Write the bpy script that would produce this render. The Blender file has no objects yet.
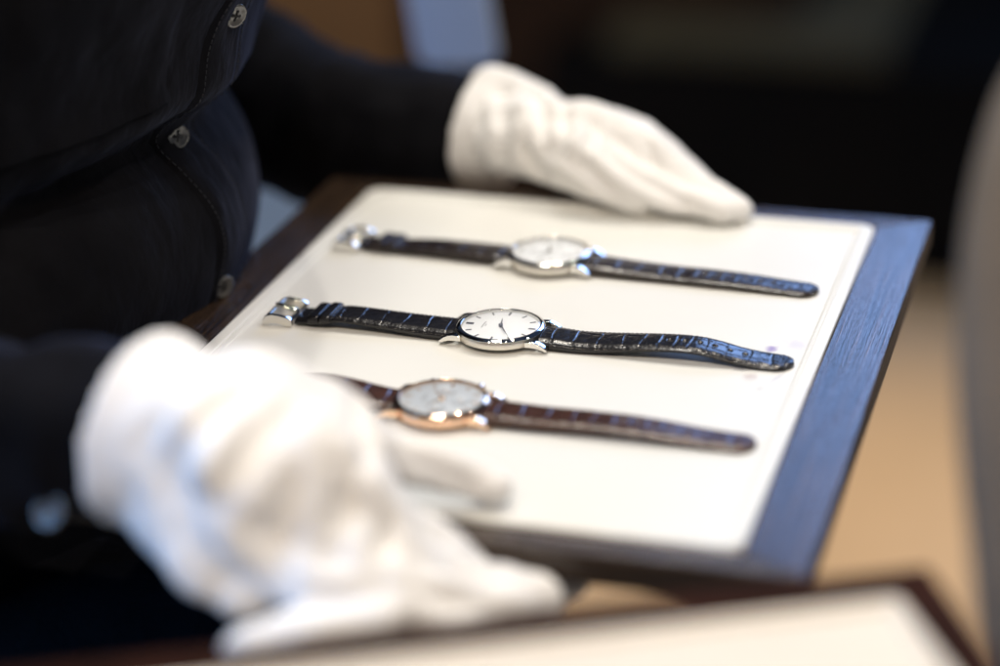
import bpy, math, random
from mathutils import Vector, Matrix, noise, Quaternion
random.seed(7)
MM = 0.001
scn = bpy.context.scene
col = scn.collection
PI = math.pi

# ---------------------------------------------------------------- camera numbers (a real 81 mm lens, world in metres)
ROT = ((0.95802035, 0.08841802, -0.27272561), (0.28563653, -0.37622143, 0.88140184), (-0.02467341, -0.9223013, -0.3856832))
CAM = Vector((382.4308, -683.9224, 373.9837))           # mm
FPX = 2246.818
def ray(u, v):
    c = ((u - 500) / FPX, (v - 333) / FPX, 1.0)
    return Vector([sum(ROT[i][k] * c[k] for k in range(3)) for i in range(3)])
def at(u, v, z=None, y=None, d=None):
    """world point (mm) seen in direction (u,v) at height z, at depth y or at distance d"""
    r = ray(u, v)
    if z is not None: t = (z - CAM.z) / r.z
    elif y is not None: t = (y - CAM.y) / r.y
    else: t = d
    return CAM + r * t

# ---------------------------------------------------------------- object helpers
def link(o, parent=None):
    col.objects.link(o)
    if parent: o.parent = parent
    return o
def tag(o, label=None, cat=None, group=None, kind=None):
    if label: o['label'] = label
    if cat: o['category'] = cat
    if group: o['group'] = group
    if kind: o['kind'] = kind
    return o
def empty(name, loc=(0, 0, 0), rz=0.0):
    o = bpy.data.objects.new(name, None)
    o.empty_display_size = 0.02
    o.location = Vector(loc) * MM
    o.rotation_euler = (0, 0, rz)
    return link(o)
class MB:
    def __init__(s): s.v = []; s.f = []; s.sm = []
    def add(s, vs, fs, smooth=True):
        b = len(s.v); s.v += [tuple(p) for p in vs]
        for f in fs: s.f.append(tuple(i + b for i in f)); s.sm.append(smooth)
        return s
    def build(s, name, mat, parent=None, bevel=0, seg=2, loc=None, sharp=None):
        me = bpy.data.meshes.new(name)
        me.from_pydata([(x * MM, y * MM, z * MM) for x, y, z in s.v], [], s.f)
        me.validate(); me.update()
        for p, q in zip(me.polygons, s.sm): p.use_smooth = q
        me.materials.append(mat)
        o = bpy.data.objects.new(name, me); link(o, parent)
        if loc is not None: o.location = Vector(loc) * MM
        if bevel:
            m = o.modifiers.new('bevel', 'BEVEL'); m.width = bevel * MM; m.segments = seg
            m.limit_method = 'ANGLE'; m.angle_limit = math.radians(35); m.harden_normals = True
            for p in me.polygons: p.use_smooth = True
        return o
    # shapes ---------------------------------------------------------
    def box(s, x0, x1, y0, y1, z0, z1, M=None):
        vs = [Vector((x, y, z)) for x in (x0, x1) for y in (y0, y1) for z in (z0, z1)]
        if M: vs = [M @ p for p in vs]
        return s.add(vs, [(0, 1, 3, 2), (4, 6, 7, 5), (0, 4, 5, 1), (2, 3, 7, 6), (0, 2, 6, 4), (1, 5, 7, 3)], False)
    def prism(s, pts, y0, y1, M=None):
        """polygon in xz extruded along y"""
        n = len(pts)
        vs = [Vector((x, y0, z)) for x, z in pts] + [Vector((x, y1, z)) for x, z in pts]
        if M: vs = [M @ p for p in vs]
        fs = [tuple(range(n)), tuple(range(2 * n - 1, n - 1, -1))]
        fs += [(i, i + n, (i + 1) % n + n, (i + 1) % n) for i in range(n)]
        return s.add(vs, fs, False)
    def lathe(s, prof, n=96, M=None, cap=True):
        vs = []; fs = []
        for r, z in prof:
            for k in range(n):
                a = 2 * PI * k / n; vs.append(Vector((r * math.cos(a), r * math.sin(a), z)))
        if M: vs = [M @ p for p in vs]
        m = len(prof)
        for i in range(m - 1):
            for k in range(n):
                k2 = (k + 1) % n
                fs.append((i * n + k, i * n + k2, (i + 1) * n + k2, (i + 1) * n + k))
        if cap:
            fs.append(tuple(range(n - 1, -1, -1))); fs.append(tuple((m - 1) * n + k for k in range(n)))
        return s.add(vs, fs, True)
    def capsule(s, p0, r0, p1, r1, n=20, h=6):
        p0 = Vector(p0); p1 = Vector(p1); d = p1 - p0; L = d.length
        q = Vector((0, 0, 1)).rotation_difference(d.normalized() if L > 1e-6 else Vector((0, 0, 1)))
        rings = []
        for i in range(h + 1):
            a = -PI / 2 + (PI / 2) * i / h; rings.append((max(r0 * math.cos(a), 0.01), r0 * math.sin(a)))
        for i in range(h + 1):
            a = (PI / 2) * i / h; rings.append((max(r1 * math.cos(a), 0.01), L + r1 * math.sin(a)))
        return s.lathe(rings, n, Matrix.Translation(p0) @ q.to_matrix().to_4x4())
    def tube(s, pts, r, n=10):
        pts = [Vector(p) for p in pts]; vs = []; fs = []
        for i, p in enumerate(pts):
            t = (pts[min(i + 1, len(pts) - 1)] - pts[max(i - 1, 0)]).normalized()
            q = Vector((0, 0, 1)).rotation_difference(t)
            rr = r[i] if isinstance(r, (list, tuple)) else r
            for k in range(n):
                a = 2 * PI * k / n; vs.append(p + q @ Vector((rr * math.cos(a), rr * math.sin(a), 0)))
        for i in range(len(pts) - 1):
            for k in range(n):
                k2 = (k + 1) % n; fs.append((i * n + k, i * n + k2, (i + 1) * n + k2, (i + 1) * n + k))
        fs.append(tuple(range(n - 1, -1, -1))); fs.append(tuple((len(pts) - 1) * n + k for k in range(n)))
        return s.add(vs, fs, True)
def lerp_table(tab, x):
    if x <= tab[0][0]: return tab[0][1]
    for (a, va), (b, vb) in zip(tab, tab[1:]):
        if x <= b:
            t = (x - a) / (b - a); t = t * t * (3 - 2 * t); return va + (vb - va) * t
    return tab[-1][1]
def catmull(tab, x):
    """smooth interpolation through (x, value) pairs"""
    n = len(tab)
    if x <= tab[0][0]: return tab[0][1]
    if x >= tab[-1][0]: return tab[-1][1]
    for i in range(n - 1):
        if x <= tab[i + 1][0]:
            x0, y0 = tab[i]; x1, y1 = tab[i + 1]
            m0 = (y1 - (tab[i - 1][1] if i else y0)) / (x1 - (tab[i - 1][0] if i else x0))
            m1 = ((tab[i + 2][1] if i + 2 < n else y1) - y0) / ((tab[i + 2][0] if i + 2 < n else x1) - x0)
            h = x1 - x0; t = (x - x0) / h
            return (2*t**3-3*t*t+1)*y0 + (t**3-2*t*t+t)*h*m0 + (-2*t**3+3*t*t)*y1 + (t**3-t*t)*h*m1

# ---------------------------------------------------------------- materials
def newmat(name):
    m = bpy.data.materials.new(name); m.use_nodes = True
    nt = m.node_tree; b = nt.nodes['Principled BSDF']
    return m, nt, b
def inp(b, **kw):
    names = {'color': 'Base Color', 'rough': 'Roughness', 'metal': 'Metallic', 'ior': 'IOR', 'coat': 'Coat Weight', 'coatr': 'Coat Roughness',
             'sheen': 'Sheen Weight', 'sheenr': 'Sheen Roughness', 'spec': 'Specular IOR Level', 'sss': 'Subsurface Weight', 'aniso': 'Anisotropic'}
    for k, v in kw.items():
        if k in ('color',): v = (*v, 1)
        b.inputs[names[k]].default_value = v
def nd(nt, t, **kw):
    n = nt.nodes.new(t)
    for k, v in kw.items(): setattr(n, k, v)
    return n
def coords(nt, scale=(1, 1, 1), kind='Object', rot=(0, 0, 0)):
    tc = nd(nt, 'ShaderNodeTexCoord'); mp = nd(nt, 'ShaderNodeMapping')
    mp.inputs['Scale'].default_value = scale; mp.inputs['Rotation'].default_value = rot
    nt.links.new(tc.outputs[kind], mp.inputs[0]); return mp.outputs[0]
def noise_tex(nt, vec, scale, detail=4, rough=.5):
    n = nd(nt, 'ShaderNodeTexNoise'); n.inputs['Scale'].default_value = scale; n.inputs['Detail'].default_value = detail
    n.inputs['Roughness'].default_value = rough; nt.links.new(vec, n.inputs['Vector']); return n.outputs['Fac']
def ramp(nt, fac, stops):
    r = nd(nt, 'ShaderNodeValToRGB'); e = r.color_ramp.elements
    while len(e) < len(stops): e.new(.5)
    for x, (p, c) in zip(e, stops): x.position = p; x.color = (*c, 1)
    nt.links.new(fac, r.inputs[0]); return r.outputs[0]
def bump(nt, b, h, strength, dist, prev=None):
    n = nd(nt, 'ShaderNodeBump'); n.inputs['Strength'].default_value = strength; n.inputs['Distance'].default_value = dist
    nt.links.new(h, n.inputs['Height'])
    if prev: nt.links.new(prev, n.inputs['Normal'])
    nt.links.new(n.outputs[0], b.inputs['Normal']); return n.outputs[0]
def varied(name, c1, c2, scale, rough, bumps=(), **kw):
    m, nt, b = newmat(name); inp(b, rough=rough, **kw)
    v = coords(nt)
    nt.links.new(ramp(nt, noise_tex(nt, v, scale), [(.3, c1), (.7, c2)]), b.inputs['Base Color'])
    p = None
    for sc, st, di in bumps: p = bump(nt, b, noise_tex(nt, v, sc, 6, .6), st, di, p)
    return m

def wood(name, axis):
    m, nt, b = newmat(name)
    sc = (.35, 30, 30) if axis == 'x' else (30, .35, 30)
    v = coords(nt, sc)
    g = noise_tex(nt, v, 34, 8, .65); g2 = noise_tex(nt, v, 110, 4, .6)
    nt.links.new(ramp(nt, g, [(.36, (.006, .004, .003)), (.50, (.028, .018, .013)), (.66, (.085, .052, .03))]), b.inputs['Base Color'])
    rr = nd(nt, 'ShaderNodeMapRange'); rr.inputs['To Min'].default_value = .12; rr.inputs['To Max'].default_value = .30
    nt.links.new(g2, rr.inputs[0]); nt.links.new(rr.outputs[0], b.inputs['Roughness'])
    p = bump(nt, b, g, .45, .0005); bump(nt, b, g2, .45, .0003, p)
    inp(b, spec=.55)
    return m
M_wx = wood('dark_oak_x', 'x'); M_wy = wood('dark_oak_y', 'y')
M_wunder = varied('tray_underside', (.02, .013, .01), (.04, .026, .02), 40, .6)
M_wood2 = varied('mahogany_rim', (.018, .007, .004), (.032, .011, .006), 30, .7, ((120, .2, .0005),), spec=.03)

def liner_mat():
    m, nt, b = newmat('cream_leather')
    inp(b, rough=.36, spec=.42)
    v = coords(nt)
    base = ramp(nt, noise_tex(nt, v, 9, 3), [(.35, (.745, .75, .715)), (.65, (.775, .78, .745))])
    # small purple, brown and grey marks beside the tip of the middle strap (a few millimetres each)
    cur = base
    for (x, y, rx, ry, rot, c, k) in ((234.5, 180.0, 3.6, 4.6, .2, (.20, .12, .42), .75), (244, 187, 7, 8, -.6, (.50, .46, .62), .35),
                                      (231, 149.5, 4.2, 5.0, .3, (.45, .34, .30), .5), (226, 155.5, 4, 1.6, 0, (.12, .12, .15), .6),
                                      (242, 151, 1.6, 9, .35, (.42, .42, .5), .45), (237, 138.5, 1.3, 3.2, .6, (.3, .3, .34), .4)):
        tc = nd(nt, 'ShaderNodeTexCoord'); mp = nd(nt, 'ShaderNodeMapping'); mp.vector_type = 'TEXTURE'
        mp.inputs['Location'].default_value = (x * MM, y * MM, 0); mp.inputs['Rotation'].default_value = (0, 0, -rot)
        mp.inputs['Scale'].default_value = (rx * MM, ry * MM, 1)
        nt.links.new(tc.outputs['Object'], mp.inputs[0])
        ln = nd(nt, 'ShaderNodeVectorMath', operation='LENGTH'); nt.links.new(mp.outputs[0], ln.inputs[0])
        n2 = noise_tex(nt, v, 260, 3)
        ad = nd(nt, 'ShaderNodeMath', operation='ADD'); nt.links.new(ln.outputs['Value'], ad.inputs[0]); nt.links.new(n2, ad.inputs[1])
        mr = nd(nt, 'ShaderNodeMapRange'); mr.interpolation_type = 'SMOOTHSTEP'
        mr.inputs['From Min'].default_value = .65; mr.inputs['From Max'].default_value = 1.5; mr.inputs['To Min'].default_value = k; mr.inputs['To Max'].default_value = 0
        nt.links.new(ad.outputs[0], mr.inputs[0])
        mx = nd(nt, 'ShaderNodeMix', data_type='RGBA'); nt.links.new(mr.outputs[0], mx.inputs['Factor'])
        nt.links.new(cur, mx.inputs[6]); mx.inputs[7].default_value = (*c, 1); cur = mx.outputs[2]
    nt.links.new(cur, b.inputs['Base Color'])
    p = bump(nt, b, noise_tex(nt, v, 1500, 3), .12, .0002)
    bump(nt, b, noise_tex(nt, v, 60, 3), .12, .0006, p)
    return m
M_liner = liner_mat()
M_liner2 = varied('cream_cloth', (.66, .59, .48), (.70, .63, .52), 12, .7, ((900, .2, .0003),))

def metal(name, c, rough, brushed=False):
    m, nt, b = newmat(name); inp(b, color=c, rough=rough, metal=1.0)
    v = coords(nt, (1, 1, 30) if brushed else (1, 1, 1))
    n = noise_tex(nt, v, 300 if brushed else 90, 3)
    mr = nd(nt, 'ShaderNodeMapRange'); mr.inputs['To Min'].default_value = rough * .7; mr.inputs['To Max'].default_value = rough * 1.5
    nt.links.new(n, mr.inputs[0]); nt.links.new(mr.outputs[0], b.inputs['Roughness'])
    return m
M_steel = metal('polished_steel', (.80, .78, .74), .035)
M_brush = metal('brushed_steel', (.72, .68, .62), .28, True)
M_gold = metal('rose_gold', (.95, .66, .46), .045)
M_goldb = metal('brushed_rose_gold', (.92, .62, .43), .25, True)
def dialmat(name, c, rough=.35):
    m, nt, b = newmat(name); inp(b, color=c, rough=rough, spec=.5, coat=.3)
    bump(nt, b, noise_tex(nt, coords(nt), 2500, 2), .05, .0001); return m
M_dial = dialmat('opaline_dial', (.93, .95, .98)); M_dialb = dialmat('silver_blue_dial', (.60, .65, .72), .28)
def glassmat():
    m, nt, b = newmat('crystal'); nt.nodes.remove(b); out = nt.nodes['Material Output']
    t = nd(nt, 'ShaderNodeBsdfTransparent'); g = nd(nt, 'ShaderNodeBsdfGlossy'); g.inputs['Roughness'].default_value = .02
    f = nd(nt, 'ShaderNodeFresnel'); f.inputs['IOR'].default_value = 1.45
    mx = nd(nt, 'ShaderNodeMixShader'); nt.links.new(f.outputs[0], mx.inputs[0]); nt.links.new(t.outputs[0], mx.inputs[1]); nt.links.new(g.outputs[0], mx.inputs[2])
    nt.links.new(mx.outputs[0], out.inputs[0]); return m
M_glass = glassmat()
M_hand = metal('dark_steel_hand', (.20, .21, .26), .2)
M_print = varied('dial_print', (.16, .16, .18), (.2, .2, .22), 50, .5)

def leather(name, c, c2):
    m, nt, b = newmat(name); inp(b, rough=.25, spec=.40, coat=.18, coatr=.1)
    v = coords(nt)
    nt.links.new(ramp(nt, noise_tex(nt, v, 220, 4), [(.3, c), (.7, c2)]), b.inputs['Base Color'])
    p = bump(nt, b, noise_tex(nt, v, 900, 4), .10, .0003)
    bump(nt, b, noise_tex(nt, v, 260, 2), .3, .0006, p)
    return m
M_black = leather('black_alligator', (.006, .006, .008), (.012, .011, .012))
M_brown = leather('brown_alligator', (.030, .012, .007), (.060, .024, .013))
M_dkbrown = leather('dark_brown_alligator', (.010, .007, .006), (.022, .014, .011))
M_edge = varied('strap_edge', (.012, .011, .012), (.03, .027, .026), 400, .6)
M_lining = varied('strap_lining', (.05, .045, .04), (.09, .08, .07), 100, .7)
M_thread = varied('dark_thread', (.045, .045, .05), (.08, .08, .08), 300, .6)
M_threadw = varied('brown_thread', (.10, .055, .035), (.15, .08, .05), 300, .6)

def cloth(name, c1, c2, rough, weave, wstr, sheen, big=None, tint=None):
    m, nt, b = newmat(name); inp(b, rough=rough, sheen=sheen, sheenr=.4, spec=.12)
    if tint: b.inputs['Sheen Tint'].default_value = (*tint, 1)
    v = coords(nt)
    nt.links.new(ramp(nt, noise_tex(nt, v, 30, 4), [(.3, c1), (.7, c2)]), b.inputs['Base Color'])
    p = bump(nt, b, noise_tex(nt, v, weave, 2), wstr, .0003)
    if big: bump(nt, b, noise_tex(nt, coords(nt, (1, 1.6, .8)), big[0], 4, .55), big[1], big[2], p)
    return m
M_glove = cloth('white_cotton', (.80, .79, .77), (.86, .85, .83), .85, 1800, .25, .15, (38, .35, .004))
M_shirt = cloth('black_cotton', (.0035, .0035, .0045), (.0065, .0065, .008), .85, 1500, .25, .10, (22, .6, .008), (.5, .6, 1))
M_shirt.node_tree.nodes['Principled BSDF'].inputs['Specular IOR Level'].default_value = .05
M_stitch = varied('shirt_thread', (.008, .009, .013), (.014, .016, .023), 300, .6)
M_button = varied('smoke_button', (.045, .045, .044), (.12, .118, .11), 240, .18, coat=.6)
M_cabl = varied('black_shoe_leather', (.006, .006, .006), (.01, .01, .01), 20, .4)
M_hole = varied('button_thread', (.008, .008, .01), (.014, .014, .016), 240, .8)

# ---------------------------------------------------------------- the two trays
def rounded_rect(x0, x1, y0, y1, r, n=8):
    out = []
    for cx, cy, a0 in ((x1 - r, y1 - r, 0), (x0 + r, y1 - r, 90), (x0 + r, y0 + r, 180), (x1 - r, y0 + r, 270)):
        for i in range(n + 1):
            a = math.radians(a0 + 90 * i / n); out.append((cx + r * math.cos(a), cy + r * math.sin(a)))
    return out
def ring_stack(levels):
    """levels: (inset-rect points, z); same point count"""
    mb = MB(); n = len(levels[0][0]); vs = []; fs = []
    for pts, z in levels: vs += [(x, y, z) for x, y in pts]
    for i in range(len(levels) - 1):
        for k in range(n):
            k2 = (k + 1) % n; fs.append((i * n + k, i * n + k2, (i + 1) * n + k2, (i + 1) * n + k))
    fs.append(tuple((len(levels) - 1) * n + k for k in range(n)))
    fs.append(tuple(range(n - 1, -1, -1)))
    return mb.add(vs, fs, False)
def liner_mesh(x0, x1, y0, y1, lip, ztop, zf, zb, r):
    def rr(i, rad): return rounded_rect(x0 + i, x1 - i, y0 + i, y1 - i, max(rad - i, .6))
    lv = [(rr(0, r), zb), (rr(0, r), ztop - .8), (rr(.25, r), ztop - .25), (rr(.8, r), ztop), (rr(lip - 1.6, r), ztop), (rr(lip - 1.1, r), ztop - .15),
          (rr(lip - .8, r), ztop - .5), (rr(lip - .45, r), ztop - .5), (rr(lip - .2, r), ztop - .25), (rr(lip + .6, r), ztop - .3), (rr(lip + 1.3, r), zf + .15), (rr(lip + 2, r), zf)]
    return ring_stack(lv)
def rail(mb, a, b, c, d, z0, z1):
    mb.add([(*a, z0), (*b, z0), (*c, z0), (*d, z0), (*a, z1), (*b, z1), (*c, z1), (*d, z1)],
           [(3, 2, 1, 0), (4, 5, 6, 7), (0, 1, 5, 4), (1, 2, 6, 5), (2, 3, 7, 6), (3, 0, 4, 7)], False)
tray = empty('display_tray')
tag(tray, 'large dark oak tray with cream leather lining carrying the three wristwatches', 'tray')
X0, X1, Y0, Y1 = 0, 256.7, 0, 337.3
OX0, OX1, OY0, OY1 = -26, 281.5, -13.5, 353.5
g = .12
for (a, b_, c, d, mm) in (((OX0, OY0), (OX1, OY0), (X1 + g, Y0 - g), (X0 - g, Y0 - g), M_wx), ((OX1, OY0 + .1), (OX1, OY1 - .1), (X1 + g, Y1 + g), (X1 + g, Y0 - g), M_wy),
                          ((OX1, OY1), (OX0, OY1), (X0 - g, Y1 + g), (X1 + g, Y1 + g), M_wx), ((OX0, OY1 - .1), (OX0, OY0 + .1), (X0 - g, Y0 - g), (X0 - g, Y1 + g), M_wy)):
    mb = MB(); rail(mb, a, b_, c, d, -11.5, .4); mb.build('rail', mm, tray, bevel=.7, seg=2)
mb = MB(); mb.box(OX0 + 3, OX1 - 3, OY0 + 3, OY1 - 3, -14.5, -11.6); mb.build('base', M_wunder, tray, bevel=.5)
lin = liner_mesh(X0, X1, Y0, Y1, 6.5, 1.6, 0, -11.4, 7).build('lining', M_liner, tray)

# second tray, nearer and a little higher, only its corner in the picture
ax1 = Vector((-.89, -.456, 0)).normalized(); ax2 = Vector((ax1.y, -ax1.x, 0)) * -1
if ax2.y > 0: ax2 = -ax2
t2c = at(927, 566, z=25)
ang2 = math.atan2(-ax1.y, -ax1.x)
tray2 = empty('display_tray', t2c, ang2)
tag(tray2, 'dark brown rimmed tray with empty cream lining, cut off at the bottom edge', 'tray')
W2, D2 = 300, 260
ri = 14.5
for (a, b_, c, d) in (((-W2, -D2), (0, -D2), (-ri, -D2 + ri), (-W2 + ri, -D2 + ri)), ((0, -D2), (0, 0), (-ri, -ri), (-ri, -D2 + ri)),
                      ((0, 0), (-W2, 0), (-W2 + ri, -ri), (-ri, -ri)), ((-W2, 0), (-W2, -D2), (-W2 + ri, -D2 + ri), (-W2 + ri, -ri))):
    mb = MB(); rail(mb, a, b_, c, d, -11, 0); mb.build('rail', M_wood2, tray2, bevel=.6)
liner_mesh(-W2 + ri + .15, -ri - .15, -D2 + ri + .15, -ri - .15, 4, -.6, -2.4, -10.6, 3).build('lining', M_liner2, tray2)

# ---------------------------------------------------------------- watches
def strap_mesh(s0, s1, dirx, zbot, thick, width, scales, tip=False, holes=(), seed=0, NS=420, M=34, mat=M_black):
    """strap half in watch space, runs from |x|=s0 to s1 on side dirx; zbot/thick/width are tables over |x|"""
    mb = MB(); rnd = random.Random(seed)
    sl = [(c + rnd.uniform(-.3, .3), rnd.uniform(-.10, .10), rnd.uniform(.6, 1.1)) for c in scales]
    rows = []
    for i in range(NS + 1):
        x = s0 + (s1 - s0) * i / NS
        w = lerp_table(width, x) / 2
        if tip:
            e = s1 - x; R = 7.5
            if e < R: w = max(w * math.sqrt(max(1 - ((R - e) / R) ** 2, 0)) , .25)
        zb = catmull(zbot, x); th = catmull(thick, x)
        row = []
        def h(v):   # v in -1..1
            y = v * w
            crown = th * (1 - .10 * v * v - .42 * abs(v) ** 7)
            # raised pad edge inside the stitch line
            crown -= .16 * math.exp(-((abs(y) - (w - 1.9)) / .35) ** 2)
            g_ = 0
            for c, sla, dp in sl:
                xx = x - (c + sla * y + .22 * math.sin(y * .5 + c))
                if abs(xx) < 1.4:
                    g_ = max(g_, .30 * dp * math.exp(-(xx / .34) ** 2)) * (.55 + .6 * abs(noise.noise(Vector((c, y * .3, seed)))) * 2) if abs(y) < w - 1.2 else g_
            crown -= g_
            # small scale rows running along the strap near the tip
            k = max(0.0, min(1.0, (x - 62) / 20)) if tip else 0
            if k > 0:
                yy = abs(y - 1.1 * math.sin(x * .23 + seed)) 
                crown -= .22 * k * math.exp(-((yy - 3.2) / .35) ** 2) * (1 if noise.noise(Vector((x * .2, seed, 0))) > -.2 else .3)
            if not tip or x < 62:      # short cross creases inside the big scales
                for q_ in (-.45, .38):
                    gg = noise.noise(Vector((x * .11, q_ * 7, seed + 3)))
                    if gg > .05: crown -= .16 * min(1, gg * 4) * math.exp(-((y - w * q_ - .8 * math.sin(x * .4 + q_)) / .3) ** 2)
            crown += .10 * noise.noise(Vector((x * .35, y * .35, seed * 3.1))) + .05 * noise.noise(Vector((x * 1.1, y * 1.1, seed + 9)))
            for hx in holes:
                r2 = ((x - hx) ** 2 + y * y) ** .5
                if r2 < 1.3: crown -= 1.1 * (1 - max(0, r2 - .5) / .8) if r2 > .5 else 1.1
            return max(crown, .25)
        for j in range(M + 1):
            v = -1 + 2 * j / M; v = math.sin(v * PI / 2) * .55 + v * .45
            row.append((dirx * x, v * w, zb + h(v)))
        # side and bottom
        for v, f_ in ((1.005, .38), (.985, .0), (.33, -.0), (-.33, -.0), (-.985, 0), (-1.005, .38)):
            row.append((dirx * x, v * w, zb + f_ * th))
        rows.append(row)
    n = len(rows[0]); vs = [p for r in rows for p in r]; fs = []
    for i in range(NS):
        for k in range(n):
            k2 = (k + 1) % n
            f = (i * n + k, (i + 1) * n + k, (i + 1) * n + k2, i * n + k2)
            fs.append(f if dirx < 0 else f[::-1])
    fs.append(tuple(range(n))[::(1 if dirx > 0 else -1)]); fs.append(tuple(NS * n + k for k in range(n))[::(-1 if dirx > 0 else 1)])
    mb.add(vs, fs, True)
    return mb
def stitches(s0, s1, dirx, zbot, thick, width, tip):
    mb = MB(); x = s0 + 1.2
    def put(x, y, ang):
        w = lerp_table(width, x) / 2; v = min(abs(y) / w, 1)
        th = catmull(thick, x); z = catmull(zbot, x) + th * (1 - .10 * v * v - .42 * v ** 7) - .20
        sl = (catmull(zbot, x + .5) + catmull(thick, x + .5) - catmull(zbot, x - .5) - catmull(thick, x - .5))
        q = Vector((math.cos(ang) * dirx, math.sin(ang), sl)) * .62
        c = Vector((dirx * x, y, z))
        mb.tube([c - q, c - q * .5 + Vector((0, 0, .12)), c + q * .5 + Vector((0, 0, .12)), c + q], [.10, .19, .19, .10], 6)
    while x < s1 - (7.5 if tip else 1):
        w = lerp_table(width, x) / 2
        for sy in (-1, 1): put(x, sy * (w - 1.55), 0)
        x += 2.0
    if tip:
        w = lerp_table(width, s1) / 2; R = 6.1
        for k in range(1, 8):
            a = -PI / 2 + PI * k / 8
            put(s1 - 7.5 + R * math.cos(a), (w - 1.35) * math.sin(a), a + PI / 2)
    return mb

def make_watch(name, loc, rz, steel, brush, leather_m, thread, dial_m, hand_m, zl, zr, th_l, th_r, seed, case_h=0.0, chrono=False, double=True, hour=(2.62), minute=40):
    root = empty(name, loc, rz)
    H = case_h
    R = 18.0
    # case: back, mid band and a polished bezel
    mb = MB().lathe([(13.5, 1.0), (15.2, 1.05), (16.0, 1.35), (16.7, 2.0), (17.35, 2.35)], 128)
    mb.build('case_back', steel, root)
    mb = MB().lathe([(15, 2.3), (17.3, 2.36), (17.55, 2.42), (17.6, 2.55), (17.6, 5.05 + H), (17.52, 5.18 + H), (17.3, 5.22 + H), (15, 5.22 + H)], 128)
    case = mb.build('case', brush, root)
    bz = [(15.5, 4.5), (17.6, 4.62), (17.92, 4.8), (18.06, 5.0), (18.0, 5.24), (17.85, 5.52), (17.64, 5.8), (17.38, 6.05), (17.08, 6.26), (16.75, 6.43), (16.42, 6.54), (16.15, 6.56), (16.0, 6.46), (15.92, 6.2)]
    mb = MB().lathe([(r_, 6.56 - (6.56 - z_) * .68 + H) for r_, z_ in bz] + [(15.9, 5.25 + H)], 160, cap=False)
    mb.build('bezel', steel, root)
    mb = MB().lathe([(15.92, 5.0 + H), (15.9, 5.28 + H), (15.3, 5.3 + H), (6, 5.3 + H), (.05, 5.3 + H)], 96, cap=False)
    dial = mb.build('dial', dial_m, root)
    mb = MB().lathe([(15.95, 6.25 + H), (15.6, 6.5 + H), (14.8, 6.62 + H), (11, 6.85 + H), (6, 6.98 + H), (.05, 7.0 + H)], 96, cap=False)
    mb.build('crystal', M_glass, root)
    zt = 5.3 + H
    for k in range(12):      # twelve is towards the buckle (-x); angle grows clockwise seen from above
        a = PI - k * PI / 6
        M_ = Matrix.Rotation(a, 4, 'Z')
        mb = MB()
        if k == 0 and double: mb.box(11.4, 14.6, -.75, -.2, zt + .01, zt + .3, M_).box(11.4, 14.6, .2, .75, zt + .01, zt + .3, M_)
        elif k % 3 == 0: mb.box(11.6, 14.6, -.36, .36, zt + .01, zt + .3, M_)
        else: mb.box(12.1, 14.5, -.26, .26, zt + .01, zt + .28, M_)
        mb.build('hour_marker', hand_m, dial, bevel=.06, seg=1)
    # tiny illegible line of print under twelve
    mb = MB(); rr_ = random.Random(3)
    for k in range(11):
        y = -3.0 + k * .6; mb.box(-7.6, -7.6 + rr_.uniform(.5, .8), y, y + .28, zt + .012, zt + .03)
    for k in range(6):
        y = -1.2 + k * .42; mb.box(-6.5, -6.5 + .4, y, y + .2, zt + .012, zt + .03)
    mb.build('dial_print', M_print, dial)
    if chrono:
        for sx, sy, r_ in ((0, -7.6, 4.0), (0, 7.6, 4.0), (7.6, 0, 4.0)):
            T = Matrix.Translation((sx, sy, 0))
            s_ = MB().lathe([(r_, zt + .02), (r_, zt + .09), (r_ - .2, zt + .09), (r_ - .22, zt + .05), (.05, zt + .05)], 48, T, cap=False).build('subdial', dial_m, dial)
            Ma = T @ Matrix.Rotation(.8 + sx * .2 + sy * .3, 4, 'Z')
            MB().prism([(-.9, zt + .15), (r_ - .7, zt + .15), (r_ - .7, zt + .25), (-.9, zt + .25)], -.14, .14, Ma).build('subdial_hand', hand_m, s_)
    # hands
    def hand(name, hours, L, w, z):
        a = PI - hours * PI / 6; Mh = Matrix.Rotation(a, 4, 'Z')
        vs = [(-2.2, 0, z), (0, -w, z), (L, 0, z), (0, w, z), (0, 0, z + .22), (-2.2, 0, z - .08), (0, -w, z - .08), (L, 0, z - .08), (0, w, z - .08)]
        mb = MB().add([Mh @ Vector(p) for p in vs], [(0, 1, 4), (1, 2, 4), (2, 3, 4), (3, 0, 4), (5, 8, 7, 6), (0, 5, 6, 1), (1, 6, 7, 2), (2, 7, 8, 3), (3, 8, 5, 0)], False)
        mb.build(name, hand_m, root)
    hand('hour_hand', hour, 8.6, .62, zt + .4); hand('minute_hand', minute / 5, 13.2, .38, zt + .7)
    MB().lathe([(.9, zt + .02), (.9, zt + 1.05), (.5, zt + 1.15)], 24).build('hand_hub', hand_m, root)
    # lugs
    for sx in (-1, 1):
        for sy in (-1, 1):
            pts = [(13.2, 4.7 + H), (16.5, 5.05 + H * .8), (18.6, 4.75 + H * .5), (20.6, 3.9), (22.3, 2.5), (22.6, 1.4), (21.9, 1.05), (20.2, 1.7), (18.2, 2.3), (15.8, 2.45), (13.2, 2.4)]
            pts = [(sx * x, z) for x, z in pts]
            if sx < 0: pts = pts[::-1]
            y0, y1 = sorted((sy * 9.75, sy * 12.4))
            MB().prism(pts[::-1], y0, y1).build('lug', steel, root, bevel=.45, seg=3)
    for sx in (-1, 1):
        MB().tube([(sx * 20.2, -9.8, 3.0), (sx * 20.2, 9.8, 3.0)], .8, 12).build('spring_bar', steel, root)
    # crown on the far side (three o'clock)
    cp = []
    for k in range(61):
        cp.append(k)
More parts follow.
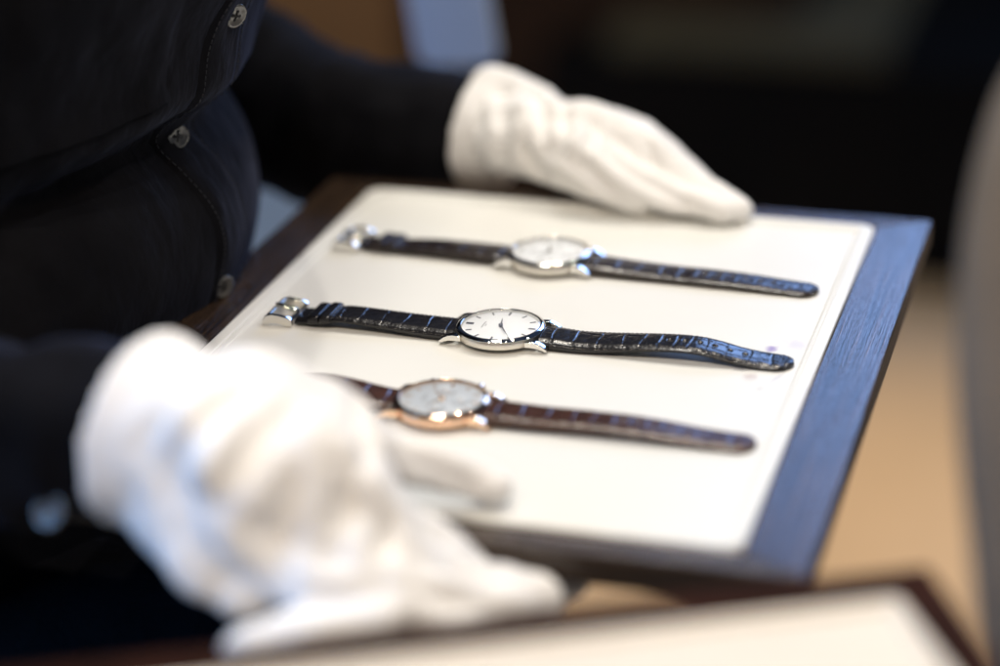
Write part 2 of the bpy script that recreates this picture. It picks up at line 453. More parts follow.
    Mc = Matrix.Translation((0, 17.4, 3.6 + H / 2)) @ Matrix.Rotation(-PI / 2, 4, 'X')
    mb = MB(); nn = 60; vs = []; fs = []
    rings = [(1.0, 0), (1.0, .5), (1.7, .6), (1.95, .8), (1.95, 2.0), (1.7, 2.4), (.1, 2.5)]
    for r_, z in rings:
        for k in range(nn):
            q = r_ - (.14 if (k % 3 == 0 and 1.0 < z < 3.4) else 0); a = 2 * PI * k / nn
            vs.append(Mc @ Vector((q * math.cos(a), q * math.sin(a), z)))
    for i in range(len(rings) - 1):
        for k in range(nn): fs.append((i * nn + k, i * nn + (k + 1) % nn, (i + 1) * nn + (k + 1) % nn, (i + 1) * nn + k))
    mb.add(vs, fs, False).build('crown', steel, root)
    if chrono:
        for px in (-8.5, 8.5):
            y = math.sqrt(17.6 ** 2 - px ** 2)
            MB().tube([(px, y - 1, 3.8 + H / 2), (px * 1.1, y + 1.2, 3.8 + H / 2), (px * 1.12, y + 3, 3.8 + H / 2)], [1.0, 1.0, 1.7], 16).build('pusher', steel, root)
    for o_ in list(root.children):
        for q_ in [o_] + list(o_.children) + [c for k in o_.children for c in k.children]:
            q_.data.transform(Matrix.Diagonal((1.065, 1.065, 1.0, 1.0)))
    # straps
    wl = [(19, 19.2), (60, 17.6), (95, 16.2)]; wr = [(19, 19.2), (70, 17.4), (126, 16.2)]
    sc_l = [22.5, 32, 42, 52, 62, 71]; sc_r = [24, 34, 44.5, 54.5, 63, 70.5, 77, 83.5, 90, 98, 108, 117.5]
    bs = strap_mesh(18.9, 92, -1, zl, th_l, wl, sc_l, seed=seed, mat=leather_m, NS=300).build('buckle_strap', leather_m, root)
    stitches(21, 76, -1, zl, th_l, wl, False).build('stitching', thread, bs)
    ls = strap_mesh(18.9, 126.5, 1, zr, th_r, wr, sc_r, tip=True, holes=[74 + 6.4 * k for k in range(6)], seed=seed + 5, mat=leather_m).build('long_strap', leather_m, root)
    stitches(21, 126.5, 1, zr, th_r, wr, True).build('stitching', thread, ls)
    for xk, wk, hk in ((77.5, 4.6, 1.15), (83.0, 4.6, 1.5)):
        zc = catmull(zl, xk); tk = catmull(th_l, xk); hw = lerp_table(wl, xk) / 2 + .9
        mb = MB(); NSg = 10; N2 = 48; vs = []; fs = []
        for i in range(NSg + 1):
            x = xk - wk / 2 + wk * i / NSg; e = 1 - (2 * i / NSg - 1) ** 4
            for k in range(N2):
                a = 2 * PI * k / N2; ca, sa = math.cos(a), math.sin(a)
                yy = math.copysign(abs(ca) ** .35, ca) * (hw + .25 * e); zz = math.copysign(abs(sa) ** .45, sa) * (tk / 2 + hk + .3 * e)
                vs.append((-x, yy, zc + tk / 2 + .25 + zz * (1 if zz > 0 else .45)))
        for i in range(NSg):
            for k in range(N2): fs.append((i * N2 + k, i * N2 + (k + 1) % N2, (i + 1) * N2 + (k + 1) % N2, (i + 1) * N2 + k))
        fs.append(tuple(range(N2 - 1, -1, -1))); fs.append(tuple(NSg * N2 + k for k in range(N2)))
        mb.add(vs, fs, True).build('strap_keeper', leather_m, root)
    # pin buckle: curved frame, spring bar and tongue
    zb0 = catmull(zl, 92)
    bk = None
    mb = MB()
    for sy in (-1, 1):
        pts = [(-106.3, .3), (-106.0, 2.6), (-104.2, 4.9), (-101.5, 5.7), (-97.5, 5.3), (-93.6, 4.5), (-92.3, 3.6), (-92.2, .4), (-94.5, .2), (-97.5, 1.1), (-101, 1.5), (-104, .9)]
        pts = [(x, z + max(zb0 - .8, 0)) for x, z in pts]
        y0, y1 = sorted((sy * 8.9, sy * 10.9)); mb.prism(pts, y0, y1)
    bk = mb.build('buckle', steel, root, bevel=.4, seg=3)
    mb = MB(); pr = [(-106.2, 1.6), (-105.6, 3.6), (-104.2, 5.0), (-102.4, 5.5), (-102.0, 4.9), (-103.6, 4.2), (-104.6, 2.9), (-105.0, 1.4)]
    mb.prism([(x, z + max(zb0 - .8, 0)) for x, z in pr], -8.85, 8.85).build('front_bar', steel, bk, bevel=.25, seg=2)
    zz = max(zb0 - .8, 0)
    MB().tube([(-93.8, -8.85, 2.4 + zz), (-93.8, 8.85, 2.4 + zz)], .9, 12).build('buckle_bar', steel, bk)
    MB().tube([(-92.5, 0, 3.2 + zz), (-95.5, 0, 4.0 + zz), (-99, 0, 5.2 + zz), (-102.2, 0, 6.0 + zz), (-103.4, 0, 6.0 + zz)], [1.5, 1.6, 1.25, 1.1, .9], 14).build('buckle_tongue', steel, bk)
    return root

zl2 = [(19, 1.0), (26, 1.0), (36, 1.5), (48, 2.5), (58, 3.3), (67, 3.8), (73, 3.6), (80, 2.0), (92, 1.0)]
thl = [(19, 3.9), (28, 4.0), (45, 3.2), (65, 2.4), (92, 2.4)]
zr2 = [(19, 1.2), (24, .9), (34, .5), (44, 1.2), (56, 2.6), (68, 4.0), (78, 4.7), (87, 4.6), (96, 3.2), (104, 1.5), (112, .5), (118, .15), (127, .1)]
thr = [(19, 4.0), (28, 4.2), (50, 3.3), (75, 2.3), (110, 2.3), (127, 2.2)]
w_mid = make_watch('wristwatch', (120.2, 165.0, 0), math.radians(-.3), M_steel, M_brush, M_black, M_thread, M_dial, M_hand, zl2, zr2, thl, thr, 2, case_h=.35)
tag(w_mid, 'steel wristwatch with plain white dial on black strap, in sharp focus between the other two', 'wristwatch', 'wristwatches laid in a row on the tray')
zl1 = [(19, 1.3), (30, 1.6), (45, 2.2), (60, 2.4), (72, 1.6), (80, 1.2), (92, .9)]
zr1 = [(19, 1.4), (28, 1.0), (40, .8), (60, 1.2), (75, 1.8), (90, 1.6), (104, .9), (115, .4), (127, .2)]
w_far = make_watch('wristwatch', (117.3, 254.0, 0), math.radians(-3.2), M_steel, M_brush, M_dkbrown, M_thread, M_dial, M_steel, zl1, zr1, thl, thr, 11, case_h=1.2, chrono=True, double=False, hour=10.2, minute=12)
tag(w_far, 'steel wristwatch with silvery dial on dark strap, nearest the far glove', 'wristwatch', 'wristwatches laid in a row on the tray')
zl3 = [(19, 1.6), (28, 2.6), (40, 5.0), (52, 7.0), (64, 6.5), (76, 3.5), (84, 1.8), (92, .9)]
zr3 = [(19, 1.6), (28, 1.4), (40, 1.5), (60, 2.6), (75, 3.0), (90, 2.2), (104, .9), (115, .4), (127, .2)]
w_near = make_watch('wristwatch', (119.5, 85.5, 0), math.radians(-.6), M_gold, M_goldb, M_brown, M_threadw, M_dialb, M_gold, zl3, zr3, thl, thr, 23, case_h=1.0, chrono=True, double=False, hour=10.1, minute=9)
tag(w_near, 'rose gold wristwatch with pale blue dial on brown strap, partly under the near glove', 'wristwatch', 'wristwatches laid in a row on the tray')

# ---------------------------------------------------------------- person: black shirt, white gloves
person = empty('person', (-140, 185, -300))
tag(person, 'person in black buttoned shirt and white gloves holding the tray of watches', 'person')
PO = Vector((-140, 185, -300))
FZ = [(-420, -60), (-200, -50), (-60, -46), (-24, -38), (-8, -23), (9, -17), (24, -14), (40, -15), (52, -18), (64, -24), (76, -31), (86, -25), (98, -14), (110, -9), (133, 0), (150, 9), (200, 22), (260, 24), (330, 0), (375, -50), (400, -90)]
SY = [(-420, 170), (-100, 158), (0, 150), (80, 152), (200, 175), (300, 190), (345, 175), (372, 120), (392, 70), (405, 48)]
SX = [(-420, 125), (-100, 118), (0, 116), (100, 118), (250, 125), (330, 105), (372, 80), (405, 48)]
FA = math.radians(-3)
def torso(th, z, off=0.0):
    """th = 0 at the front (button line), + towards the person's left (away from camera)"""
    sx = lerp_table(SX, z); sy = lerp_table(SY, z)
    xf = catmull(FZ, z)
    th = (th + PI) % (2 * PI) - PI
    ct, st = math.cos(th), math.sin(th)
    lx = sx * ct - sx; ly = sy * st
    # folds: a deep slanting tuck where the body bends, smaller drapes around it
    fold = 0
    zc = 84 + 42 * (abs(th) ** .8) * (1 if th < 0 else -.2) - (0 if th > 0 else 0)
    fold -= 9 * math.exp(-((z - zc + 70 * max(-th, 0)) / 9) ** 2) * min(1, abs(th) * 2 + .25)
    fold += 6 * math.exp(-((z - zc - 20 + 70 * max(-th, 0)) / 16) ** 2)
    fold += 2.4 * noise.noise(Vector((th * 9 + z * .03, z * .018, 2)))
    fold += 3.0 * noise.noise(Vector((th * 2.2, z * .012, 4))) * 2 + 1.5 * noise.noise(Vector((th * 6, z * .03, 9)))
    if th > 0: fold *= max(0.0, 1 - th * 2.2) * .7
    lx += (fold + off) * ct; ly += (fold + off) * st
    c, s = math.cos(FA), math.sin(FA)
    return Vector((xf + c * lx - s * ly, 178 + s * lx + c * ly, z))
def add_loft(mb, rings):
    n = len(rings[0]); vs = [p for r in rings for p in r]; fs = []
    for i in range(len(rings) - 1):
        for k in range(n): fs.append((i * n + k, i * n + (k + 1) % n, (i + 1) * n + (k + 1) % n, (i + 1) * n + k))
    fs.append(tuple(range(n - 1, -1, -1))); fs.append(tuple((len(rings) - 1) * n + k for k in range(n)))
    mb.add(vs, fs, True)
def P_(p): return p - PO
mb = MB(); rings = []
zs = [-216 + 6 * i for i in range(104)]
for z in zs: rings.append([P_(torso(2 * PI * k / 144, min(z, 404))) for k in range(144)])
add_loft(mb, rings)
def sleeve(pts, seed, amp=3.0, step=5, n=64):
    """pts: (Vector, radius); smooth tube with cloth folds"""
    L = [0]
    for a, b in zip(pts, pts[1:]): L.append(L[-1] + (b[0] - a[0]).length)
    T = [[(l, p[0][i]) for l, p in zip(L, pts)] for i in range(3)]; TR = [(l, p[1]) for l, p in zip(L, pts)]
    rings = []; s = 0; N = int(L[-1] / step)
    prevq = None
    for i in range(N + 1):
        s = L[-1] * i / N
        c = Vector([catmull(T[k], s) for k in range(3)]); c2 = Vector([catmull(T[k], min(s + 2, L[-1])) for k in range(3)]); c0 = Vector([catmull(T[k], max(s - 2, 0)) for k in range(3)])
        t = (c2 - c0).normalized(); q = Vector((0, 0, 1)).rotation_difference(t)
        r = lerp_table(TR, s); ring = []
        fade = min(1, (L[-1] - s) / 40)
        for k in range(n):
            a = 2 * PI * k / n; d = q @ Vector((math.cos(a), math.sin(a), 0))
            w = noise.noise(Vector((s * .035, math.cos(a) * .8, math.sin(a) * .8 + seed))) * 2.2 + noise.noise(Vector((s * .08 + 5, math.cos(a) * 1.6, math.sin(a) * 1.6 + seed)))
            ring.append(P_(c + d * (r + amp * w * (fade * .85 + .15))))
        rings.append(ring)
    return rings
V = Vector
# far (left) arm and near (right) arm
far_w = at(467, 132, y=385)
add_loft(mb, sleeve([(V((-150, 325, 330)), 62), (V((-165, 375, 200)), 56), (V((-150, 400, 90)), 50), (V((-100, 402, 35)), 44), (at(330, 127, y=396), 43), (at(400, 127, y=390), 36.5), (at(440, 129, y=387), 32), (far_w + V((2, 0, 0)), 29.5)], 1.7, 2.4))
near_w = at(150, 428, d=786)
add_loft(mb, sleeve([(V((-140, 30, 330)), 62), (V((-175, -40, 200)), 58), (V((-170, -75, 110)), 52), (at(-260, 420, d=830), 44), (at(-110, 425, d=815), 39), (at(20, 428, d=800), 33), (near_w, 30)], 5.2, 3.0))
shirt = mb.build('shirt', M_shirt, person)
# black trousers: half seated, thighs under the tray
mb = MB()
for y in (112, 250):
    mb.capsule(V((-150, y, -165)) - PO, 84, V((2, y, -172)) - PO, 66, 28, 8)
    mb.capsule(V((2, y, -172)) - PO, 64, V((-30, y, -560)) - PO, 46, 28, 8)
    mb.capsule(V((-30, y, -560)) - PO, 46, V((-34, y, -690)) - PO, 42, 28, 8)
mb.capsule(V((-150, 112, -165)) - PO, 90, V((-150, 250, -165)) - PO, 90, 28, 8)
tr = mb.build('trousers', M_shirt, person)
m_ = tr.modifiers.new('r', 'REMESH'); m_.mode = 'VOXEL'; m_.voxel_size = .006; m_.use_smooth_shade = True
for y in (112, 250): MB().capsule(V((-60, y, -712)) - PO, 36, V((60, y, -718)) - PO, 30, 20, 6).build('shoe', M_cabl, person)
# placket strip and its stitching, pocket
def surf_strip(path_l, path_r, off, name, mat, parent, nx=8):
    """strip between two (theta,z) edge curves"""
    mb = MB(); n = len(path_l); vs = []; fs = []
    for (a0, z0), (a1, z1) in zip(path_l, path_r):
        for j in range(nx + 1):
            t = j / nx; o = off * (1 - (2 * t - 1) ** 8)
            vs.append(P_(torso(a0 + (a1 - a0) * t, z0 + (z1 - z0) * t, o if 0 < j < nx else -.6)))
    for i in range(n - 1):
        for j in range(nx): q = i * (nx + 1) + j; fs.append((q, q + 1, q + nx + 2, q + nx + 1))
    return mb.add(vs, fs, True).build(name, mat, parent)
def th_c(z): return .02 + .05 * math.sin(z * .035 + 1.0)          # the button line wanders a little
zz = [-80 + 2.5 * i for i in range(140)]
plk = surf_strip([(th_c(z) - .105, z) for z in zz], [(th_c(z) + .105, z) for z in zz], 2.2, 'placket', M_shirt, shirt, 12)
for sgn in (-.088, .088):
    mb = MB(); z = -60
    while z < 260:
        a = [P_(torso(th_c(z + dz) + sgn, z + dz, 2.45)) for dz in (0, 1.6)]
        mb.tube(a, .22, 5); z += 2.6
    mb.build('stitching', M_stitch, plk)
pz = [62 + 4 * i for i in range(26)]
surf_strip([(-.86, z + 34) for z in pz], [(-.24 - .02 * min(1, (z - 62) / 8), z + 44) for z in pz], 1.6, 'pocket', M_shirt, shirt, 24)
def button(p, nrm, r, parent, name='shirt_button'):
    nrm = nrm.normalized(); q = V((0, 0, 1)).rotation_difference(nrm)
    Mx = Matrix.Translation(p) @ q.to_matrix().to_4x4()
    o = MB().lathe([(r * .7, -.6), (r * .96, -.3), (r, .5), (r * .97, 1.0), (r * .86, 1.25), (r * .74, 1.1), (r * .64, .72), (.05, .66)], 48, Mx, cap=False).build(name, M_button, parent)
    mb = MB()
    for sx in (-1, 1):
        for sy in (-1, 1): mb.lathe([(.85, .66), (.85, .74), (.05, .76)], 12, Mx @ Matrix.Translation((sx * 1.35, sy * 1.35, 0)), cap=False)
    mb.tube([Mx @ V((-1.35, -1.35, .8)), Mx @ V((0, 0, 1.1)), Mx @ V((1.35, 1.35, .8))], .3, 6); mb.tube([Mx @ V((-1.35, 1.35, .8)), Mx @ V((0, 0, 1.1)), Mx @ V((1.35, -1.35, .8))], .3, 6)
    mb.build('button_thread', M_hole, o)
    return o
for zb in (133, 77, 6):
    th = th_c(zb) - (.05 if zb < 10 else 0); p = torso(th, zb, 2.8)
    nr = (torso(th + .05, zb) - torso(th - .05, zb)).cross(torso(th, zb + 3) - torso(th, zb - 3))
    if nr.x < 0: nr = -nr
    nr = nr.normalized() + V((0, -.45, 0.1))
    button(P_(p), nr, 5.6, shirt)
cb = at(50, 511, d=772)
button(P_(cb), V((-.2, -.8, .5)), 6.2, shirt)

# gloves ---------------------------------------------------------
from mathutils.bvhtree import BVHTree
def glove(prims, name, wr_seed, amp=1.0, voxel=1.7, smooth=11, cuffaxis=None, creases=()):
    mb = MB()
    for p in prims:
        if p[0] == 'cap': mb.capsule(*p[1:])
        else:   # flat ended frustum
            _, a, ra, b, rb = p; d = b - a; q = V((0, 0, 1)).rotation_difference(d.normalized())
            mb.lathe([(ra * .9, -.2), (ra, 0), (ra * .97, 3), (rb, d.length)], 48, Matrix.Translation(a) @ q.to_matrix().to_4x4())
    o = mb.build(name, M_glove)
    m = o.modifiers.new('r', 'REMESH'); m.mode = 'VOXEL'; m.voxel_size = voxel * MM
    s = o.modifiers.new('s', 'SMOOTH'); s.iterations = smooth; s.factor = .5
    dg = bpy.context.evaluated_depsgraph_get(); ev = o.evaluated_get(dg)
    me = bpy.data.meshes.new_from_object(ev); old = o.data
    o.modifiers.clear(); o.data = me; bpy.data.meshes.remove(old)
    me.update()
    if not me.materials: me.materials.append(M_glove)
    A = (cuffaxis or V((1, 0, 0))).normalized()
    nrm = [v.normal.copy() for v in me.vertices]
    s_min = min((v.co / MM).dot(A) for v in me.vertices)
    for v, n_ in zip(me.vertices, nrm):
        p = v.co / MM; s_ = p.dot(A)
        q = p - A * s_
        w = .8 * noise.noise(V((s_ * .05, q.y * .02, q.z * .02 + wr_seed)) * 1.0)
        d2 = A.cross(V((0, 0, 1))).normalized(); d3 = A.cross(d2); D1 = (A * .8 + d3 * .5).normalized(); D2 = D1.cross(d2)
        edge = min(1.0, max(0.0, (s_ - s_min - 16) / 28))
        w += edge * 4.2 * noise.noise(V((p.dot(D1) * .014 + wr_seed, p.dot(d2) * .045, p.dot(D2) * .05)))
        r1 = 1 - abs(noise.noise(V((p.x * .045 + wr_seed, p.y * .045, p.z * .045)) + .45 * noise.noise_vector(p * .03))) * 3.2
        r2 = 1 - abs(noise.noise(V((p.x * .10, p.y * .10 + wr_seed, p.z * .07)))) * 3
        v.co += n_ * (amp * (w + edge * (max(r1, -.6) * .45 + max(r2, -.5) * .2))) * MM
    # pulled folds of the cotton: each a polyline lying on the cloth, a valley with a raised lip beside it
    bv = BVHTree.FromPolygons([v.co.copy() for v in me.vertices], [tuple(p.vertices) for p in me.polygons])
    me.update(); nrm = [v.normal.copy() for v in me.vertices]; disp = [0.0] * len(nrm)
    for pts, wd, dep in creases:
        P3 = []
        for (ua, va), (ub, vb) in zip(pts, pts[1:]):
            for k in range(7):
                t = k / 6; h_ = bv.ray_cast(CAM * MM, ray(ua + (ub - ua) * t, va + (vb - va) * t).normalized())
                if h_[0]: P3.append(h_[0] / MM)
        if len(P3) < 2: continue
        for i_, v in enumerate(me.vertices):
            p = v.co / MM; best = 1e9; tb = 0
            for k, q in enumerate(P3):
                d_ = (p - q).length
                if d_ < best: best = d_; tb = k / (len(P3) - 1)
            if best < wd * 4.5:
                e = math.sin(PI * min(1, max(.0, tb * .9 + .05))) ** .6
                disp[i_] += e * dep * .8 * (-math.exp(-(best / wd) ** 2) + .55 * math.exp(-((best - 2.3 * wd) / (wd * .9)) ** 2))
    for v, n_, d_ in zip(me.vertices, nrm, disp): v.co += n_ * d_ * MM
    for p in me.polygons: p.use_smooth = True
    me.transform(Matrix.Translation(-PO * MM)); o.parent = person
    return o
def chain(pts):
    return [('cap', a[0], a[1], b[0], b[1]) for a, b in zip(pts, pts[1:])]
# near (right) glove: thumb on the tray, fingers under it
pr = []
wr = at(196, 446, d=772)
c0 = at(143, 428, d=782); pr.append(('fr', c0, 36.5, wr, 30))
pr += chain([(wr, 30), (at(240, 458, d=765), 31), (at(280, 478, d=762), 28)])
pr += chain([(at(178, 490, d=772), 22), (at(222, 545, d=760), 20), (at(252, 580, d=755), 14)])
kn = {'i': (at(338, 448, d=772), 14), 'm': (at(340, 492, d=760), 14), 'r': (at(318, 528, d=754), 14), 'p': (at(278, 562, d=751), 13)}
wr2 = [at(245, 412, d=774), at(240, 445, d=764), at(232, 475, d=760), at(220, 505, d=758)]
for w_, k_ in zip(wr2, 'imrp'): pr += chain([(w_, 21), (kn[k_][0], kn[k_][1] + 1)])
pr += chain([kn['i'], (at(388, 520, d=768), 11), (V((168, -8, -25)), 8.6), (V((192, 8, -25)), 8)])
pr += chain([kn['m'], (at(402, 562, d=758), 12), (at(475, 590, d=775), 9.4), (at(536, 598, d=785), 7.6)])
pr += chain([kn['r'], (at(395, 598, d=746), 11), (at(460, 608, d=752), 10), (at(512, 610, d=765), 9)])
pr += chain([kn['p'], (at(370, 615, d=738), 10.5), (at(315, 632, d=730), 9.5), (at(245, 655, d=726), 6.5)])
pr += chain([(at(262, 418, d=778), 22), (at(328, 420, d=790), 14), (at(382, 450, d=800), 11), (at(448, 474, d=808), 8.8), (at(490, 490, z=8), 6.8)])
g1 = glove(pr, 'glove', 3.3, 1.2, 1.7, 14, cuffaxis=wr - c0, creases=[
    ([(262, 385), (215, 415), (165, 470)], 4.5, 4.5), ([(230, 362), (185, 395), (140, 450)], 3.5, 2.8), ([(168, 462), (182, 500), (190, 545)], 6.5, 6.0),
    ([(300, 400), (250, 440), (225, 500)], 5, 4.2), ([(285, 470), (290, 505), (270, 550)], 6, 4.5), ([(338, 475), (345, 510), (330, 545)], 5, 5.0),
    ([(375, 500), (385, 530), (378, 560)], 3.5, 3.0), ([(352, 395), (362, 430), (368, 468)], 3.2, 4.0), ([(200, 560), (232, 580), (262, 596)], 5, 3.0),
    ([(400, 455), (440, 470), (470, 485)], 3, 2.0), ([(420, 590), (450, 600), (490, 604)], 3.5, 3.5), ([(300, 610), (350, 600), (400, 585)], 4, 3.0)])
# far (left) glove: palm down over the far rail
pr = []
c1 = at(474, 131, y=385); wf = at(515, 137, y=381)
pr.append(('fr', c1 + V((1, 0, 2)), 31.5, wf, 26))
pr += chain([(at(492, 88, y=385), 12), (at(545, 104, y=380), 11)])
k2 = [(V((112, 340, 27)), 12), (V((110, 357, 33)), 12), (V((106, 374, 32)), 11.5), (V((98, 389, 25)), 10.5)]
w2 = [V((66, 358, 24)), V((64, 366, 30)), V((62, 378, 30)), V((60, 390, 24))]
for w_, k_ in zip(w2, k2): pr += chain([(wf + (w_ - wf) * .4, 18), (w_, 15), k_])
pr += chain([k2[0], (V((135, 331, 20)), 9.3), (V((160, 327, 11.5)), 7.6), (V((184, 325, 7)), 6)])
pr += chain([k2[1], (V((138, 350, 28)), 9.6), (V((162, 341, 14)), 7.8), (V((192, 331, 7)), 5.8)])
pr += chain([k2[2], (V((134, 367, 29)), 9.2), (V((153, 360, 16)), 7.8), (V((172, 350, 7.5)), 6.2)])
pr += chain([k2[3], (V((126, 386, 24)), 8.2), (V((142, 380, 14)), 7.2), (V((154, 374, 4)), 6.4)])
pr += chain([(V((78, 356, 22)), 14), (V((100, 338, 17)), 11), (V((124, 331, 13)), 9), (V((140, 330, 10)), 7.5)])
g2 = glove(pr, 'glove', 8.1, 1.1, cuffaxis=wf - c1, creases=[
    ([(500, 78), (505, 125), (498, 175)], 4, 3.2), ([(532, 88), (545, 112), (548, 145)], 3.2, 3.4), ([(560, 96), (566, 130), (545, 165)], 3.6, 3.0),
    ([(520, 140), (540, 172), (575, 190)], 3.6, 3.2), ([(585, 110), (592, 135), (580, 165)], 3, 2.6), ([(600, 150), (640, 178), (690, 205)], 3, 3.0),
    ([(560, 150), (590, 170), (615, 195)], 3, 2.6), ([(640, 135), (652, 150), (655, 172)], 2.4, 2.0), ([(480, 95), (484, 140), (486, 180)], 3, 1.6)])

# ---------------------------------------------------------------- background, far out of focus
FL = -750
def plane(name, x0, x1, y0, y1, z, mat, kind='structure'):
    o = MB().add([(x0, y0, z), (x1, y0, z), (x1, y1, z), (x0, y1, z)], [(0, 1, 2, 3)], False).build(name, mat); o['kind'] = kind; return o
M_floor = varied('oak_floor', (.44, .31, .175), (.52, .37, .22), 3, .6, ((30, .2, .002),), spec=.1)
M_wall = varied('dark_wall', (.012, .009, .007), (.02, .015, .011), 2, .8, spec=.05)
plane('floor', -4000, 4000, -2500, 5200, FL, M_floor)
mb = MB().add([(-4000, 5200, FL), (4000, 5200, FL), (4000, 5200, 2200), (-4000, 5200, 2200)], [(0, 1, 2, 3)], False); o = mb.build('wall', M_wall); o['kind'] = 'structure'
M_cab = varied('black_lacquer', (.003, .003, .003), (.006, .005, .004), 5, .7, spec=.05)
M_cabtop = varied('grey_counter_top', (.045, .040, .024), (.060, .052, .032), 5, .8, spec=.05)
M_orange = varied('amber_wood', (.15, .068, .014), (.20, .09, .02), 6, .6, ((40, .2, .002),))
M_brownw = varied('dark_walnut', (.020, .010, .005), (.032, .015, .007), 6, .7, spec=.1)
# long black counter behind the tray
ca = at(540, 60, y=2150)
cab = empty('counter', (ca.x, ca.y, FL)); tag(cab, 'black counter with grey top, blurred behind the far edge of the tray', 'counter')
top = at(800, 48, y=2150).z - FL
MB().box(0, 1500, 0, 620, 60, top - 20).build('body', M_cab, cab, bevel=4)
MB().box(40, 1460, 30, 590, 0, 58).build('plinth', M_cab, cab)
MB().box(95, 470, -12, 632, top - 19, top + 8).build('counter_top', M_cabtop, cab, bevel=3)
# amber wood cabinet behind the arm
cc = at(190, 30, d=3300)
cb_ = empty('wooden_cabinet', (cc.x, cc.y, FL)); tag(cb_, 'amber wooden cabinet blurred behind the far sleeve', 'cabinet')
MB().box(0, 330, 0, 400, 0, 900).build('body', M_orange, cb_, bevel=4)
MB().box(331, 900, 2, 400, 0, 900).build('side_panel', M_brownw, cb_, bevel=4)
MB().tube([(150, -18, 520), (150, -18, 640)], 6).build('handle', M_brush, cb_)
# pale blue panel standing between cabinet and counter
pb = at(458, 20, d=1400)
M_blue = varied('pale_blue_acrylic', (.30, .38, .55), (.34, .43, .60), 4, .35)
M_rim = varied('clear_edge', (.7, .72, .7), (.75, .77, .75), 4, .3)
dp = empty('blue_panel', (pb.x, pb.y, FL), math.radians(17)); tag(dp, 'pale blue upright panel with rounded corners above the far sleeve', 'screen')
z1 = at(458, -60, d=1400).z - FL; z0 = at(458, 72, d=1400).z - FL
def rpanel(w, za, zb, r, y0, y1, sh):
    pts = rounded_rect(-w, w, za, zb, r, 6)
    return [(x + sh * (z - za), z) for x, z in pts]
pts = rpanel(25, z0, z1, 9, 0, 0, -.13)
MB().prism(pts, 0, 8).build('front_plate', M_blue, dp, bevel=1)
pts = rpanel(26, z0 - 1.2, z1 + 1.2, 10, 0, 0, -.13)
MB().prism(pts, 8.2, 12).build('back_plate', M_rim, dp, bevel=.5)
MB().box(-6, 6, 3, 9, 0, z0 + 4).build('post', M_brush, dp); MB().lathe([(80, 0), (80, 6), (20, 10)], 32).build('foot', M_brush, dp)
# pale grey stool seat glimpsed between shirt and tray
st = at(262, 250, d=1900)
M_greyc = varied('pale_grey_fabric', (.30, .30, .28), (.36, .36, .33), 8, .8, ((200, .3, .002),))
sr = empty('stool', (st.x - 100, st.y + 60, FL)); tag(sr, 'pale grey padded stool seen between the shirt and the tray', 'stool')
hs = st.z - FL
MB().box(-150, 150, -170, 170, hs - 70, hs).build('seat', M_greyc, sr, bevel=22, seg=5)
for sx in (-1, 1):
    for sy in (-1, 1): MB().tube([(sx * 125, sy * 140, 0), (sx * 115, sy * 130, hs - 70)], [9, 13]).build('leg', M_brownw, sr)
# grey upholstered chair at the right edge
ce = at(956, 330, d=1500)
M_chair = varied('taupe_fabric', (.30, .25, .195), (.36, .30, .24), 8, .8, ((150, .3, .002),))
ch = empty('chair', (459.2, 783.9, FL), math.radians(16)); tag(ch, 'taupe grey upholstered chair at the right edge of the photo', 'chair')
HW = [(120, 150), (349, 179), (466, 195), (558, 200), (620, 197), (681, 186), (718, 172), (745, 156), (780, 110), (800, 40)]
rings = []
for i in range(61):
    z = 120 + 680 * i / 60; w = catmull(HW, z)
    th = 42 * math.sqrt(max(0, 1 - max(0, (z - 740) / 61) ** 2)) + 1
    rings.append([(w * math.copysign(abs(math.cos(a)) ** .6, math.cos(a)), th * math.copysign(abs(math.sin(a)) ** .8, math.sin(a)) + 14 * (math.cos(a) ** 2), z) for a in [2 * PI * k / 48 for k in range(48)]])
mb = MB(); add_loft(mb, rings); br = mb.build('backrest', M_chair, ch)
MB().box(-30, 165, 60, 300, 330, 440).build('seat', M_chair, ch, bevel=25, seg=5)
for sx in (0, 1):
    for y in (75, 270): MB().tube([(sx * 125, y, 0), (sx * 130, y, 335)], [10, 16]).build('leg', M_brownw, ch)

# ---------------------------------------------------------------- lights
def aim(o, tgt):
    d = Vector(tgt) - o.location; o.rotation_euler = d.to_track_quat('-Z', 'Y').to_euler()
def area(name, loc, tgt, sx, sy, power, c):
    l = bpy.data.lights.new(name, 'AREA'); l.shape = 'RECTANGLE' if sx != sy else 'DISK'; l.size = sx; l.size_y = sy; l.energy = power; l.color = c
    o = bpy.data.objects.new(name, l); link(o); o.location = loc; aim(o, tgt); return o
def spot(name, loc, tgt, power, c, r=.02, ang=60, blend=.5):
    l = bpy.data.lights.new(name, 'SPOT'); l.energy = power; l.color = c; l.shadow_soft_size = r; l.spot_size = math.radians(ang); l.spot_blend = blend
    o = bpy.data.objects.new(name, l); link(o); o.location = loc; aim(o, tgt); return o
T = (.14, .17, 0)
def polar(az, el, d):
    a, e = math.radians(az), math.radians(el); return (T[0] + d * math.cos(e) * math.cos(a), T[1] + d * math.cos(e) * math.sin(a), T[2] + d * math.sin(e))
area('window_light', polar(83, 25, 2.6), T, 1.0, .75, 17, (.30, .50, 1.0))
area('blue_fill', polar(208, 24, 2.2), T, 1.0, .8, 32, (.17, .46, 1.0))  # added blue fill for the shaded glove sides, no window known there
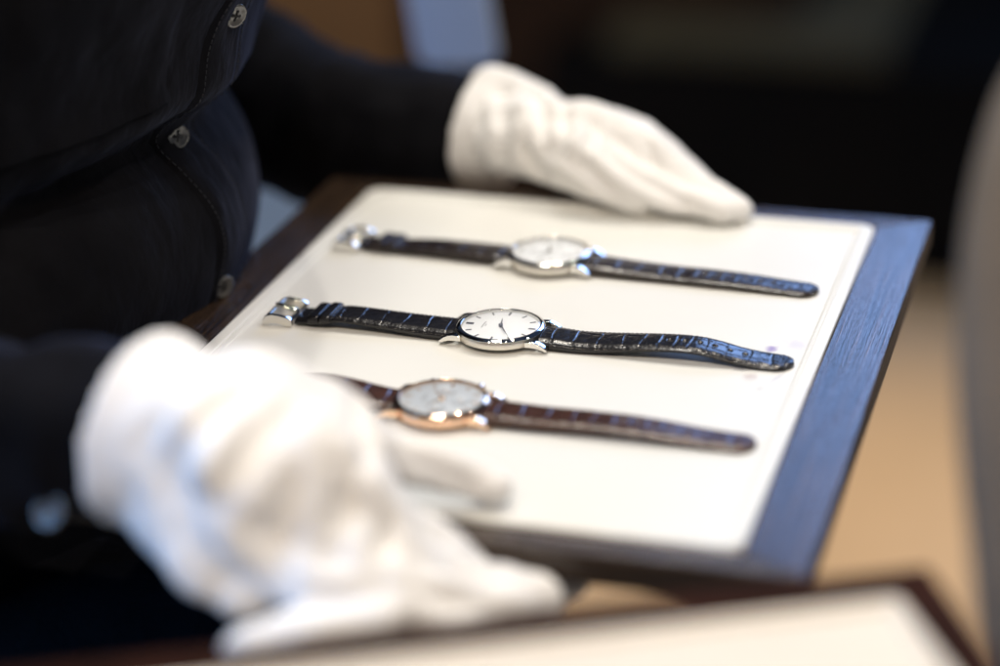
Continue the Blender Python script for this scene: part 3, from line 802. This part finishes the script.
area('warm_lamp', polar(286, 42, 1.9), T, .10, .10, 4, (1.0, .66, .36))
area('ceiling_light', polar(150, 80, 1.8), T, .30, .30, 10, (1.0, .96, .88))
for k, (az, el, d_, pw, c_) in enumerate(((92, 62, 1.7, 26, (1, .89, .75)), (112, 66, 1.8, 24, (1, .92, .81)), (22, 48, 1.9, 23, (1, .95, .9)), (8, 40, 1.8, 15, (1, .94, .88)),
                                          (250, 42, 1.7, 9, (1, .80, .6)), (266, 52, 1.6, 17, (1, .92, .82)), (282, 52, 1.6, 17, (1, .94, .86)), (300, 44, 1.7, 9, (1, .80, .6)))):
    spot('spot_lamp', polar(az, el, d_), T, pw, c_, .022, 46)
# added unseen fill spots that brighten the blurred room behind
spot('backdrop_fill', (.16, 1.55, 1.2), (.18, 1.38, -.75), 150, (1.0, .80, .56), .1, 44, 1)
spot('backdrop_fill', (-.3, 1.2, 1.6), (-1.0, 2.6, -.3), 80, (1.0, .85, .62), .1, 70, .8)

w = bpy.data.worlds.new('World'); scn.world = w; w.use_nodes = True
w.node_tree.nodes['Background'].inputs[0].default_value = (.36, .55, 1.0, 1); w.node_tree.nodes['Background'].inputs[1].default_value = .06

# ---------------------------------------------------------------- camera
cd = bpy.data.cameras.new('camera'); cam = bpy.data.objects.new('camera', cd); link(cam)
cd.sensor_width = 36; cd.lens = FPX * 36 / 1000; cd.clip_start = .05; cd.clip_end = 60
R3 = Matrix(ROT)      # columns: camera x, y(down), z(forward) in world
cam.matrix_world = Matrix.Translation(CAM * MM) @ Matrix((R3.col[0], -R3.col[1], -R3.col[2])).transposed().to_4x4()
cd.dof.use_dof = True; cd.dof.focus_distance = .957; cd.dof.aperture_fstop = 2.05
scn.camera = cam
scn.render.resolution_x = 1024; scn.render.resolution_y = 682
vs_ = scn.view_settings; vs_.view_transform = 'Standard'; vs_.look = 'None'; vs_.exposure = .06; vs_.gamma = 1
scn.cycles.use_denoising = True; scn.cycles.max_bounces = 8; scn.cycles.sample_clamp_indirect = 4
